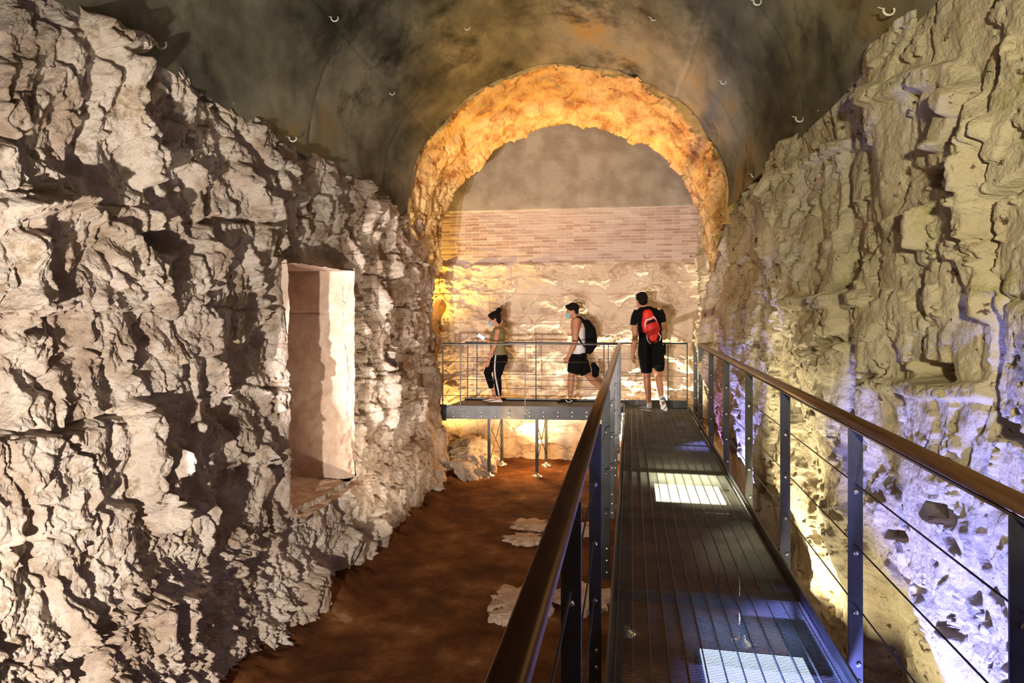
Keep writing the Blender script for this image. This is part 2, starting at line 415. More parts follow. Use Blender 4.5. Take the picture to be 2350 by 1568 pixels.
tag(patch('trim_3', (NB, ny0-.02, nz0-.03), (0, ny1-ny0+.04, 0), (0, 0, hz+.06), 60, 120, (1, 0, 0), .02), kind='structure')
tag(patch('trim_4', (NB, ny0-.02, nz1), (NF-NB, 0, 0), (0, ny1-ny0+.04, 0), 50, 60, (0, 0, -1), .02), kind='structure')
tag(patch('trim_5', (NB, ny0-.02, nz0), (NF-NB+.10, 0, -.05), (0, ny1-ny0+.04, 0), 80, 100, (0, 0, 1), .05), kind='structure')

# ---- right wall
RX0 = 1.38
def right_plane(Y): return 1.20+.052*np.clip(8.1-Y, 0, 9)-.045*np.clip(Y-8.1, 0, 9)
us = np.linspace(1600, 2480, 620)
ys = np.array([1.0*right_plane(4.)/math.tan(math.atan((u-1175)/F)-A) for u in us])[::-1]
S = np.concatenate([np.linspace(-1.2, ys[0]-.05, 40), ys[ys < 10.95]])
Zs = np.linspace(-1.12, 3.75, 620)
SS, ZZ = np.meshgrid(S, Zs)
wx = fbm(SS*1.1, ZZ*1.1, 5, 103, .6)*.15; wz = fbm(SS*1.1, ZZ*1.1, 5, 109, .6)*.12
x, z = SS+wx, ZZ+wz
xf, zf = x+fbm(SS*5, ZZ*5, 3, 115)*.06, z+fbm(SS*5, ZZ*5, 3, 116)*.06
d = fbm(SS*.8, ZZ*.6, 3, 105)*.20+fbm(x*2.2, z*1.2, 4, 106)*.05
d += facets(xf*.9, zf*.55, 104, .8, .8, .04)*.10+facets(xf*2.2, zf*1.3, 107, .9, .5, .15)*.016+facets(xf*8, zf*5, 108, 1, .5, .2)*.006
d += terr(fbm(x*1.6, z*1.1, 6, 131, .55), (.02, .2), .010)*.035-.03
far = sst(5.5, 8.0, SS)
d += far*(1-np.abs(fbm(x*5, z*.7, 4, 121))*2-.6)*.05
d += fbm(SS*8, ZZ*8, 6, 141, .66)*.020
pit = fbm(x*4, z*4, 5, 151, .6); d -= .08*sst(.33, .37, pit)
def wr(*pts): return [onX(u, v, RX0) for u, v in pts]
for pts, wd, hh in (
    (((2170, 330), (2185, 440), (2180, 540)), .05, .09), (((2010, 210), (2120, 170), (2190, 300)), .07, .07), (((1790, 440), (1870, 360), (1920, 330)), .05, .08),
    (((2090, 490), (2085, 560)), .04, .09), (((2150, 220), (2130, 330)), .07, .10), (((2180, 600), (2190, 700)), .10, .08),
    (((1830, 700), (1900, 690), (1990, 690)), .06, .07), (((1980, 890), (2200, 900)), .05, .05), (((1740, 860), (1760, 950)), .05, .04)):
    q = pdist(x-wx*.4, z-wz*.4, wr(*pts)); d += hh*sst(wd, wd*.5, q)
for pts, wd, hh in (
    (((2070, 850), (2125, 862)), .06, .16), (((1970, 880), (2000, 870)), .04, .10), (((2195, 80), (2190, 500), (2200, 620)), .018, .07), (((2225, 980), (2310, 1020)), .05, .14),
    (((2205, 690), (2200, 880), (2215, 990)), .035, .10), (((2110, 1150), (2170, 1190)), .05, .10), (((1885, 812), (1905, 800)), .035, .12),
    (((1930, 660), (1910, 700)), .04, .12), (((1770, 600), (1765, 640)), .03, .08), (((1845, 1210), (1900, 1250)), .035, .10), (((2000, 1220), (2060, 1225)), .025, .08),
    (((2190, 480), (2240, 410)), .03, .10), (((1800, 640), (1790, 670)), .03, .10), (((2000, 1300), (2120, 1500)), .05, .12)):
    q = pdist(x-wx*.4, z-wz*.4, wr(*pts)); d -= hh*sst(wd, wd*.6, q)
d -= sst(.1, -.6, ZZ)*.14
zsp = 2.82+.066*(8.1-np.minimum(SS, 8.4))+fbm(SS*1.6, SS*0, 4, 191)*.07
over = np.clip(ZZ-zsp, 0, 9)
d = d*sst(.25, 0, over)
X = right_plane(SS)-np.clip(d, -.4, .16)+np.where(SS < 8.3, np.minimum(over*2.6, .5)+over*.4, over*.15)
vf = -.87+.038*(8.1-SS)+VR(SS)
X = np.where((over > .03) & (SS < 8.2), np.maximum(X, vf+.18+over*.3), X)
P = np.stack([X, SS, ZZ], -1)
tag(grid_obj('wall_right', P, M_RIGHT), kind='structure', label='yellowish tufa wall lit blue and yellow beside the walkway')

# ---- back wall
S = np.linspace(-4.8, 1.5, 520); Zs = np.linspace(-1.12, 5.6, 560); SS, ZZ = np.meshgrid(S, Zs)
low = sst(2.38, 2.30, ZZ)
x, z = SS+fbm(SS, ZZ, 3, 203)*.3, ZZ+fbm(SS, ZZ, 3, 204)*.2
d = fbm(SS*.8, ZZ*.8, 3, 201)*.03
d += low*(fbm(x*2.4, z*4, 6, 205, .6)*.055+terr(fbm(x*1.4, z*3, 5, 206), (-.1, .05, .18), .02)*.035)
f1, f2, cid = worley(x*1.2, z*2.0, 207); d += low*(cid-.5)*.06
for zc in (1.84, 1.34, .95, .42, -.2): d -= .03*np.exp(-((ZZ-zc-fbm(SS, SS*0, 3, 9)*.03)/.012)**2)
for k, (zc, z1) in enumerate(((1.84, 2.3), (1.34, 1.84), (.42, .95), (.95, 1.34), (-.2, .42), (-1.1, -.2))):
    j = np.abs(((SS+k*.37+.1) % 1.25)-.6); d -= .03*np.exp(-(j/.012)**2)*((ZZ > zc) & (ZZ < z1))
d -= .05*np.exp(-((ZZ-.5-fbm(SS*2, SS*0, 3, 219)*.06)/.03)**2)*(SS > -.9)
mid = (ZZ > 2.3) & (ZZ < 3.26)
rowh = np.floor(ZZ/.05); d += np.where(mid, (_h(rowh, np.floor(SS/.27+(rowh % 2)*.5), 3)-.5)*.012-.008*np.exp(-(((ZZ/.05) % 1-.5)/.49)**8), 0)
d += (ZZ > 3.26)*.02
for u, v, wx_, hz_ in ((1000, 615, .05, .05), (1485, 588, .045, .03), (1150, 603, .03, .015), (1082, 606, .04, .02), (1588, 587, .02, .015), (1215, 597, .03, .012)):
    X, zc = onY(u, v, 10.8); d -= .12*((np.abs(SS-X) < wx_) & (np.abs(ZZ-zc) < hz_))
q = pdist(x, z, [onY(990, 745, 10.8), onY(1003, 705, 10.8)]); d -= .30*sst(.13, .08, q)
P = np.stack([SS, 10.86-d, ZZ], -1)
tag(grid_obj('wall_back', P, M_BACK), kind='structure', label='ashlar and brick end wall behind the platform')

# ---- vault (ceiling)
nY, nP = 330, 330
YY, PH = np.meshgrid(np.linspace(VY0, VY1, nY), np.linspace(-.015, math.pi+.015, nP))
d = fbm(YY*.8, PH*2, 4, 301)*.05+fbm(YY*3, PH*6, 4, 302)*.012
seams = []
for u, v in ((768, 42), (900, 213), (1072, 65), (1500, 42), (1660, 188)):
    p = hit_vault(u, v); c = vault_c(p.y); seams.append(math.atan2((p.z-c[1])/VK, p.x-c[0]))
for s in (seams[0], seams[1]*.5+seams[0]*.5, seams[2], seams[4]): d -= .0
def folds(sc, w_): 
    return np.abs(((PH/w_+fbm(YY*.3, PH*.5, 2, 5)*.3) % 1)-.5)*2
d += sst(6.2, 7.4, YY)*fbm(YY*7, PH*1.3, 4, 307)*.022
d += -.028*sst(0, 1, folds(1, .5))*sst(4.5, 7.6, YY)
for s in ((seams[0]+seams[1])/2, (seams[3]+seams[4])/2): d += .03*np.exp(-((PH-s)/.006)**2); d += np.where((PH > s) if s > 1.57 else (PH < s), .02, 0)
for yj in (3.3, 5.4, 7.15): d += .02*np.exp(-((YY-yj-.05*np.sin(PH*3))/.012)**2)
R = VR(YY)+d
P = np.stack([-.87+.038*(8.1-YY)+R*np.cos(PH), YY, 2.78+.066*(8.1-YY)+VK*R*np.sin(PH)], -1)
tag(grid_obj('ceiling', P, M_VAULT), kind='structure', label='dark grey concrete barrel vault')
# ---- arch ring
ph = np.linspace(-.10, math.pi+.10, 420)
rows = []
for t in np.linspace(0, 1, 24): rows.append((8.04, 2.75-.755*t, 0))
for t in np.linspace(0, 1, 120): rows.append((8.04+1.36*t, 1.995-.015*t, t))
for t in np.linspace(0, 1, 40): rows.append((9.42, 1.98+2.8*t, 1))
rows = np.array(rows)
TT, PH = np.meshgrid(np.arange(len(rows)), ph, indexing='ij')
Yr, Rr, tr = rows[TT, 0], rows[TT, 1], rows[TT, 2]
arc = PH*2.0
wq = fbm(arc*1.2, Yr*1.2, 4, 401)*.3
d = fbm(arc*1.5, Yr*1.5, 4, 402)*.08+terr(fbm(arc*1.6+wq, Yr*3+wq, 6, 403, .6), (-.12, .02, .14), .02)*.03-.04
f1, f2, cid = worley(arc*3.2+wq, (Yr+Rr)*2.4, 404); d += (cid-.5)*.06*sst(0, .08, f2-f1)-.02*(1-sst(0, .06, f2-f1))
d += fbm(arc*6, Yr*14+Rr*14, 4, 405, .6)*.02
soff = np.where((TT >= 24) & (TT < 144), 1, .35)
Rf = Rr-d*soff
Yf = Yr+np.where(TT < 24, -1, np.where(TT >= 144, 1, 0))*np.abs(d)*.3+(TT == 24)*fbm(arc*3, arc*0, 3, 8)*.15
P = np.stack([-.88-.02*tr+Rf*np.cos(PH), Yf, 2.76-.48*tr+Rf*np.sin(PH)*(.915+.085*tr)], -1)
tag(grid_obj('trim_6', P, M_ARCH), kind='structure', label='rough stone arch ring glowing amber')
# ---- chamber shell beyond the arch
def slab(name, c, dd, m): return tag(MB().box(c, dd).build(name, m, smooth=False), kind='structure')
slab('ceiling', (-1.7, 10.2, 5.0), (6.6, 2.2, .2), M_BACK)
slab('wall_chamber_left', (-4.75, 10.1, 1.9), (.2, 2.4, 6.2), M_LEFT)
slab('wall_chamber_right', (1.55, 10.1, 4.3), (.2, 2.4, 2.4), M_ARCH)
slab('wall_behind', (-.7, -1.5, 1.6), (5.6, .2, 7.2), M_LEFT)
# ---- floor
S = np.linspace(-4.9, 1.9, 260); T = np.linspace(-1.4, 11.0, 460); SS, TT = np.meshgrid(S, T)
FZ = -.97
fl = fbm(SS*1.3, TT*1.3, 5, 501)*.035+fbm(SS*7, TT*7, 4, 502)*.014
fl += .22*sst(-2.25, -2.75, SS)*(.6+fbm(SS*3, TT*3, 4, 503))
P = np.stack([SS, TT, FZ+fl], -1)
tag(grid_obj('floor', P, M_FLOOR), kind='structure', label='reddish brown earth floor')

# ================================================================== rocks and slabs
def rock(name, c, size, seed, m, label, cat, flatten=.5, n=64, amp=.25, parent=None, pale=None):
    th, ph = np.meshgrid(np.linspace(0, np.pi, n), np.linspace(0, 2*np.pi, n*2))
    X, Y, Z = np.sin(th)*np.cos(ph), np.sin(th)*np.sin(ph), np.cos(th)
    r = 1+amp*(fbm(X*1.6+Z+seed, Y*1.6+Z*.7, 5, seed)+terr(fbm(X*2+seed, Y*2+Z, 4, seed+5), (-.1, .1), .04)*.3)
    r = r*(1+.07*fbm(X*6, Y*6+Z*6, 3, seed+9))
    sgn = np.sign(Z)*np.abs(Z)**flatten
    P = np.stack([X*r*size[0], Y*r*size[1], sgn*size[2]*(.8+.2*r)], -1)
    o = grid_obj(name, P, m, parent=parent); o.location = c; tag(o, label, cat); return o
def slabrock(u, v, sx, sy, h, seed, label, rz=0, amp=.55):
    X, Y = onZ(u, v, FZ+.03)
    o = rock('stone_slab', (X, Y, FZ+h*.2), (sx, sy, h), seed, M_SLAB, label, 'stone', .35, 56, amp); o.rotation_euler = (0, 0, rz); o['group'] = 'pale stone slabs in the earth floor'
slabrock(1225, 1205, .20, .16, .045, 3, 'pale flat stone slab in the brown floor, upper one of the far pair')
slabrock(1205, 1236, .20, .11, .045, 5, 'pale flat stone slab with a straight front edge, lower one of the far pair')
slabrock(1330, 1215, .22, .15, .06, 8, 'pale stone slab showing through the left railing, farther one')
slabrock(1195, 1385, .20, .24, .07, 12, 'layered pale stone slab left of the near handrail')
slabrock(1165, 1412, .11, .09, .06, 15, 'small rounded pale stone at the tip of the layered slab')
slabrock(1335, 1375, .22, .22, .07, 18, 'rough pale stone slab under the left railing, nearer one')
rock('rock_ledge', (-2.52, 10.1, -.95), (.42, .72, .42), 21, M_LEFT, 'brown rock ledge on the floor below the left end of the platform', 'rock', .8, 90, .45)
rock('boulder', (-2.45, 9.62, -.98), (.20, .30, .25), 25, M_LEFT, 'small grey boulder between left wall and the front platform leg', 'rock', .8, 60, .4)

# ================================================================== walkway
SD = Vector((1, 0, 0))
DL, DR = -.085, .885; DE = 10.46
walk = empty('walkway', (.4, 5, FZ), 0, 'long straight grey steel grating walkway running to the back wall', 'walkway')
g = MB()
yv = -1.0; 
ys = np.arange(-1.0, 10.42, .0125)
vs = []; fs = []
w2 = DR-DL
k = 0
for y in ys:       # cross wires of the grating
    for zz, yy in ((0, 0), (0, .003), (-.0024, .003), (-.0024, 0)):
        vs.append((DL, y+yy, zz)); vs.append((DR, y+yy, zz))
    fs += [(k, k+1, k+3, k+2), (k+4, k+5, k+7, k+6), (k, k+6, k+7, k+1), (k+2, k+3, k+5, k+4)]; k += 8
g.add(vs, fs); g.build('cross_bars', M_DECK, walk, smooth=False).__setitem__('kind', 'stuff')
xs = np.linspace(DL+.02, DR-.02, 13)
g = MB()
for xx in xs: g.box((xx, 4.7, -.0065), (.0035, 11.4, .018))
g.build('bearing_bars', M_BRIGHT if False else M_STEEL, walk, smooth=False)
for k, yj in enumerate(np.arange(-.3, 10.3, 1.32)):
    MB().box(((DL+DR)/2, yj, -.035), (w2, .06, .05)).build('cross_beam', M_STEEL, walk, bevel=.003)
for sx, nm in ((DL-.012, 'side_beam'), (DR+.012, 'side_beam')):
    b = MB(); b.box((sx, 4.7, -.11), (.012, 11.4, .34)); b.box((sx+(.03 if sx < 0 else -.03), 4.7, -.275), (.06, 11.4, .012))
    b.build(nm, M_STEEL, walk, smooth=False)
for Y in (2.3, 5.1, 7.9):
    for X in (DL+.05, DR-.05):
        l = MB().box((X, Y, (FZ-.28)/2+.03), (.05, .05, -FZ-.30)).build('leg', M_STEEL, walk, bevel=.004)
        MB().stack([(X, Y, FZ-.02, .09, .09), (X, Y, FZ+.025, .085, .085), (X, Y, FZ+.04, .03, .03), (X, Y, FZ+.08, .028, .028)]).build('foot', M_BRIGHT, l, origin=Vector(walk.location))

# ---- lit floor lamps seen through the grating
def floor_lamp(x0, x1, y0, y1, zt, col, st, label):
    t = empty('floor_light', ((x0+x1)/2, (y0+y1)/2, zt-.09), 0, label, 'light', 'lights on the floor under the walkway')
    MB().box(((x0+x1)/2, (y0+y1)/2, zt-.05), (x1-x0+.05, y1-y0+.05, .075)).build('housing', M_BLACK, t, bevel=.006)
    m = flat('lamp_glass_'+str(len(bpy.data.materials)), (.8, .8, .8), .3, emit=col, estr=st)
    MB().box(((x0+x1)/2, (y0+y1)/2, zt-.008), (x1-x0, y1-y0, .014)).build('lens', m, t, bevel=.004)
    for xx in (x0+.03, x1-.03): MB().box((xx, (y0+y1)/2, (zt-.09+FZ)/2), (.02, .04, zt-.09-FZ+.02)).build('stand', M_BLACK, t, smooth=False)
ya, yb = onZ(1550, 1152, -.10)[1], onZ(1550, 1114, -.10)[1]
floor_lamp(.22, .80, ya, yb, -.09, (1, .93, .62), 30, 'glowing yellow white lamp seen through the grating in mid walkway')
ya, yb = onZ(1780, 1600, -.10)[1], onZ(1780, 1508, -.10)[1]
floor_lamp(.33, .80, ya, yb, -.09, (.25, .42, 1), 9, 'glowing blue white lamp seen through the grating nearest the camera')

# ================================================================== railings
BOLT = None
def bolt_at(p, parent, face=-1, nm='bolt', axis=(0, -1, 0), k=1.25):
    global BOLT
    if BOLT is None:
        b = MB(); b.stack([(0, 0, 0, .0085, .0085), (0, 0, .004, .0085, .0085), (0, 0, .0065, .006, .006), (0, 0, .0075, .002, .002)], 10)
        me = bpy.data.meshes.new('bolt'); me.from_pydata(b.v, [], b.f); me.materials.append(M_BRIGHT); BOLT = me
    o = bpy.data.objects.new(nm, BOLT); COL.objects.link(o); o.parent = parent
    q = parent; off = Vector((0, 0, 0))
    while q: off += Vector(q.location); q = q.parent
    o.scale = (k, k, k); o.location = Vector(p)-off; o.rotation_euler = Vector(axis).to_track_quat('Z', 'Y').to_euler()
def rail_profile(w_, h):
    pr = []
    for j in range(20):
        a = 2*math.pi*j/20; x_, y_ = math.cos(a), math.sin(a)
        x_ = math.copysign(abs(x_)**.75, x_)*w_; y_ = math.copysign(abs(y_)**.75, y_)*h
        if abs(y_) < h*.35: x_ *= .90
        pr.append((x_, y_))
    return pr
def railing(label, pts, wires, rail, posts, zb, rw=.026, pw=.055, pt=.012, facing=None, bolts=(.76, .48, .21), wr_=.0035, rail_mat=None):
    p0, p1 = Vector(pts[0]), Vector(pts[1]); t = (p1-p0).normalized(); n = Vector((t.y, -t.x, 0))
    top = rail
    r = empty('railing', ((p0+p1)/2).to_tuple()[:2]+(zb[0] if hasattr(zb, '__len__') else zb,), 0, label, 'railing')
    a, b = p0.copy(), p1.copy(); a.z = b.z = top
    MB().prof(rail_profile(rw, rw*.85), a, b).build('handrail', rail_mat or M_RAIL, r)
    a.z = b.z = top-rw*.85-.004
    MB().prof([(-rw*.75, -.004), (rw*.75, -.004), (rw*.75, .004), (-rw*.75, .004)], a, b).build('rail_plate', M_STEEL, r, smooth=False)
    z0 = zb if not hasattr(zb, '__len__') else zb[0]
    for s in posts:
        c = p0+t*s
        th = math.atan2(t.y, t.x)
        L = top-rw-z0
        po = MB().box((c.x, c.y, z0+L/2), (pt, pw, L), th).build('post', M_STEEL, r, bevel=.002)
        ax = -t if t.y > .5 else -n*(-1 if n.y > 0 else 1)
        if t.y > .5:
            face = c-t*(pt/2)
            for bz in bolts: bolt_at((face.x, face.y, bz-.035), po, axis=(-t).to_tuple())
            if z0 < -.1:
                for bz in (-.06, -.14, -.22): bolt_at((face.x+.01, face.y, bz), po, axis=(-t).to_tuple())
        else:
            ax = Vector((t.y, -t.x, 0)); ax = ax if ax.y < 0 else -ax
            for bz in bolts: bolt_at((c+ax*(pw/2)).to_tuple()[:2]+(bz,), po, axis=ax.to_tuple())
    for wz_ in wires:
        a, b = p0.copy(), p1.copy(); a.z = b.z = wz_
        MB().tube([a, b], wr_, 8).build('wire', M_WIRE, r)
    return r
RT = 1.04
W3 = (.76, .48, .21)
ry = [1.90, 3.17, 4.52, 5.84, 7.16, 8.47, 9.72, 10.42]
railing('right walkway railing of steel posts, wires and bronze handrail beside the blue lit wall', ((1.01, -.6, 0), (1.0, 10.5, 0)), W3, RT, [y+.6 for y in ry], -.27, rw=.030, pw=.062)
ly = [1.82, 3.08, 4.4, 5.7, 7.0, 8.3, 9.55]
railing('left walkway railing with bronze handrail sweeping close past the camera', ((-.165, -.3, 0), (-.165, 9.72, 0)), W3, RT, [y+.3 for y in ly], -.27, rw=.029, pw=.058)
# platform geometry
FA, FB = Vector((-2.80, 9.42, 0)), Vector((-.13, 9.75, 0))
BA, BB = Vector((-2.68, 10.30, 0)), Vector((.89, 10.56, 0))
def on_line(u, P0, P1):
    r = ray(u, 712); dx, dy = P1.x-P0.x, P1.y-P0.y
    # solve t*r = P0 + s*(d)
    det = r[0]*(-dy)-(-dx)*r[1]
    s = (r[0]*P0.y-r[1]*P0.x)/det
    return abs(s)*math.hypot(dx, dy)
fposts = [on_line(u, FA, FB) for u in (1016, 1056.5, 1205, 1386)]
bposts = [on_line(u, BA, BB) for u in (1073, 1094, 1230, 1396, 1533, 1577)]
PZ = .075
railing('platform railing nearest the camera, thin bars in front of the walking woman', ((FA.x, FA.y, 0), (FB.x, FB.y, 0)), (.77, .50, .26), 1.045, fposts, -.08, rw=.010, pw=.03, pt=.016, bolts=(-.0, ), wr_=.004, rail_mat=M_STEEL)
railing('platform railing against the back wall, behind the three people', ((BA.x, BA.y, 0), (BB.x, BB.y, 0)), (.77, .50, .27), 1.025, bposts, .03, rw=.009, pw=.03, pt=.016, bolts=(), wr_=.004, rail_mat=M_STEEL)

# ---- platform
plat = empty('platform', (-1.5, 9.9, FZ), 0, 'raised cross platform of grey steel on legs before the back wall', 'platform')
tf = (FB-FA).normalized(); tb = (BB-BA).normalized(); nf = Vector((tf.y, -tf.x, 0))
def plate(A_, B_, z0, z1, th, name, m, par):
    a, b = A_.copy(), B_.copy(); a.z = b.z = (z0+z1)/2; h = (z1-z0)/2
    return MB().prof([(-th/2, -h), (th/2, -h), (th/2, h), (-th/2, h)], a, b).build(name, m, par, bevel=.003)
fb = plate(FA, FB, -.095, .108, .02, 'front_beam', M_STEEL, plat)
plate(BA, BB, -.10, .115, .015, 'kick_plate', M_STEEL, plat)
end = MB().box((FA.x+.01, FA.y+.0, .0), (.10, .05, .24)).build('end_block', M_BLACK, plat, bevel=.004)
# deck
d0 = MB(); 
q = [FA+Vector((0, .01, 0)), FB+Vector((.0, .01, 0)), Vector((-.105, 10.48, 0)), BA]
d0.add([(p.x, p.y, PZ-.02) for p in q]+[(p.x, p.y, PZ) for p in q], [(3, 2, 1, 0), (4, 5, 6, 7), (0, 1, 5, 4), (1, 2, 6, 5), (2, 3, 7, 6), (3, 0, 4, 7)])
d0.build('deck', M_DECK, plat, smooth=False)
for u in (1041, 1073, 1105, 1137, 1169, 1215.5, 1248, 1281, 1314, 1347):
    for v in (947, 956.5):
        s = on_line(u, FA, FB); p = FA+tf*s+nf*.0105; dd = (p.y*CA-p.x*SA); zz = EYE-(v-712)*dd/F
        bolt_at((p.x, p.y, zz), fb, axis=nf.to_tuple(), k=2.1)
for u, v in ((1056, 940), (1061, 939), (1061, 948), (1061, 956), (1208, 940), (1201, 957)):
    s = on_line(u, FA, FB); p = FA+tf*s+nf*.0105; dd = (p.y*CA-p.x*SA); bolt_at((p.x, p.y, EYE-(v-712)*dd/F), fb, axis=nf.to_tuple())
def leg(P_, top):
    l = MB().box((P_.x, P_.y, (top+FZ+.07)/2), (.044, .044, top-FZ-.07)).build('leg', M_STEEL, plat, bevel=.004)
    MB().stack([(P_.x, P_.y, FZ-.03, .085, .085), (P_.x, P_.y, FZ+.018, .085, .085), (P_.x, P_.y, FZ+.03, .05, .05), (P_.x, P_.y, FZ+.045, .022, .022), (P_.x, P_.y, FZ+.10, .018, .018)]).build('foot', M_BRIGHT, l, origin=Vector(plat.location))
    return P_
fl_ = [FA+tf*on_line(u, FA, FB)+Vector((0, .05, 0)) for u in (1121, 1231)]
bl_ = [BA+tb*on_line(u, BA, BB)+Vector((0, -.04, 0)) for u in (1153, 1254)]
for p in fl_: leg(p, -.09)
for p in bl_: leg(p, .0)
for a, b in zip(fl_, bl_):
    for z0, z1 in ((-.18, -.78), (-.78, -.18)):
        MB().tube([(a.x, a.y, z0), (b.x, b.y, z1)], .006, 8).build('brace', M_WIRE, plat)

# ---- cable coil on the rock under the platform
t = []; bpy.context.view_layer.update()
rd = Vector(ray(1050, 1040)).normalized(); hit = SC.ray_cast(bpy.context.evaluated_depsgraph_get(), Vector((0, 0, EYE)), rd)
cc = (hit[1] if hit[0] else atd(1048, 1036, 9.5))-rd*.05
for i in range(160):
    a = i*.16; r_ = .13+.03*math.sin(i*.11)+.015*math.sin(i*.37)
    t.append((cc.x+r_*math.cos(a)*1.2, cc.y+r_*math.sin(a)*.35, cc.z+.07*math.sin(a+.8)+.02*math.sin(a*.37)))
o = MB().tube(t, .0065, 6).build('cable_coil', flat('pale_cable', (.62, .52, .36), .5)); o.location = (0, 0, 0)
tag(o, 'loose coil of thin pale cable on the rock ledge below the platform', 'cable')

# ---- ceiling hooks
def hook(p, size, label, arm=1):
    m = MB(); pts = []
    for i in range(14):
        a = math.radians(-200+i*17); pts.append((math.cos(a)*size, 0, math.sin(a)*size*.85))
    m.tube(pts, size*.20, 8, round_=True)
    m.tube([pts[0], (pts[0][0]-size*1.1*arm, .0, pts[0][2]+size*.3)], size*.10, 6)
    o = m.build('ceiling_hook', M_WHITE); o.location = p; o.rotation_euler = (0, 0, A); tag(o, label, 'hook', 'small white hooks along the vault'); return o
hk = [(370, 102, 'largest white hook above the top left of the rubble wall'), (672, 318, 'white hook at the vault foot above the left wall, middle of three'),
      (840, 433, 'white hook at the vault foot just above the dark left corner'), (768, 42, 'white hook on the left ceiling seam near the top of the picture'),
      (900, 213, 'tiny white hook halfway along the left ceiling seam'), (1072, 64, 'tiny white hook on the ceiling left of centre'),
      (1500, 42, 'tiny white hook on the ceiling right of centre'), (1660, 188, 'tiny white hook on the right ceiling seam above the arch'),
      (1738, 4, 'white hook cut by the top edge of the picture'), (2040, 24, 'large white hook at the foot of the vault, far top right'),
      (1835, 272, 'white hook where vault meets the right wall, upper one'), (1731, 402, 'white hook where vault meets the right wall, lower one')]
for u, v, lb in hk:
    p = hit_vault(u, v); r = Vector(ray(u, v)).normalized(); hook(p-r*.05, .030 if p.y < 6 else .026, lb)

# ================================================================== people
SKIN = flat('tanned_skin', (.50, .235, .13), .6, scale=5); SKIN2 = flat('fair_skin', (.56, .27, .16), .6, scale=5)
HAIR = flat('black_hair', (.008, .005, .004), .7, spec=.15, bump=.6, bscale=60)
CB = flat('black_cloth', (.006, .006, .007), .95, spec=.1, bump=.3, bscale=18); CO = flat('olive_cloth', (.22, .20, .08), .9, bump=.3, bscale=18)
CW = flat('white_cloth', (.74, .72, .76), .9, bump=.3, bscale=18); MASK = flat('blue_mask', (.22, .56, .78), .8)
RED = flat('red_nylon', (.72, .022, .012), .55, bump=.2, bscale=25); SHW = flat('white_shoe', (.82, .78, .74), .6); SHG = flat('grey_shoe', (.16, .17, .18), .7)
VX = .0065
def person(name_label, loc, rz=0):
    r = empty('person', loc, A+rz, name_label, 'person'); r['local'] = 1; return r
def hand(m, w_, dirv, side, curl=.5, s=1.0):
    # w_ wrist, dirv pointing direction, side = towards the thumb
    w_ = Vector(w_); dv = Vector(dirv).normalized(); sd = Vector(side); sd = (sd-dv*sd.dot(dv)).normalized(); nn = dv.cross(sd)
    m.tube([w_, w_+dv*.045*s, w_+dv*.085*s], [.024*s, .034*s, .036*s], 12, True, .5, side=sd)
    for i, (off, ln) in enumerate(((.028, .072), (.010, .080), (-.009, .075), (-.026, .058))):
        b = w_+dv*.085*s+sd*off*s; ln *= s
        k1 = b+dv*ln*.45+nn*curl*.012; k2 = k1+dv*ln*.3*(1-curl*.4)+nn*curl*.022; k3 = k2+dv*ln*.22*(1-curl*.8)+nn*curl*.022
        m.tube([b-dv*.01, k1, k2, k3], [.0095*s, .0088*s, .0078*s, .0065*s], 8, True)
    b = w_+dv*.028*s+sd*.026*s
    m.tube([b, b+dv*.03+sd*.022+nn*.006, b+dv*.062+sd*.026+nn*.016*curl], [.012, .0105, .008], 8, True)
def head(m, c, yaw, s=1.0, tilt=0):
    # face towards local direction: yaw=0 faces -x ; c = centre of head
    R = Matrix.Rotation(yaw, 3, 'Z') @ Matrix.Rotation(tilt, 3, 'Y'); c = Vector(c)
    T = lambda x_, y_, z_: c+R @ Vector((x_*s, y_*s, z_*s))
    m.ell(T(.012, 0, .022), (.094*s, .074*s, .090*s), M=R)
    m.ell(T(-.028, 0, -.035), (.060*s, .058*s, .080*s), M=R)
    m.tube([T(-.070, 0, .02), T(-.098, 0, -.022), T(-.085, 0, -.03)], [.010*s, .0145*s, .010*s], 8, True)     # nose
    m.ell(T(-.078, 0, -.058), (.012*s, .026*s, .008*s), M=R); m.ell(T(-.074, 0, -.070), (.013*s, .022*s, .008*s), M=R)   # lips
    m.ell(T(-.070, 0, -.100), (.020*s, .024*s, .018*s), M=R)    # chin
    m.ell(T(-.078, 0, .028), (.012*s, .052*s, .010*s), M=R)      # brow
    for k in (-1, 1):
        m.ell(T(.012, .078*k, -.012), (.018*s, .010*s, .030*s), M=R)     # ears
        m.ell(T(-.072, .030*k, .010), (.010*s, .014*s, .009*s), M=R)
    return T, R
def eyes(T, s, par, R):
    for k in (-1, 1):
        e = MB().ell(T(-.080, .030*k, .010), (.006*s, .010*s, .006*s), 10, 8, R).build('eye', M_BLACK, par)
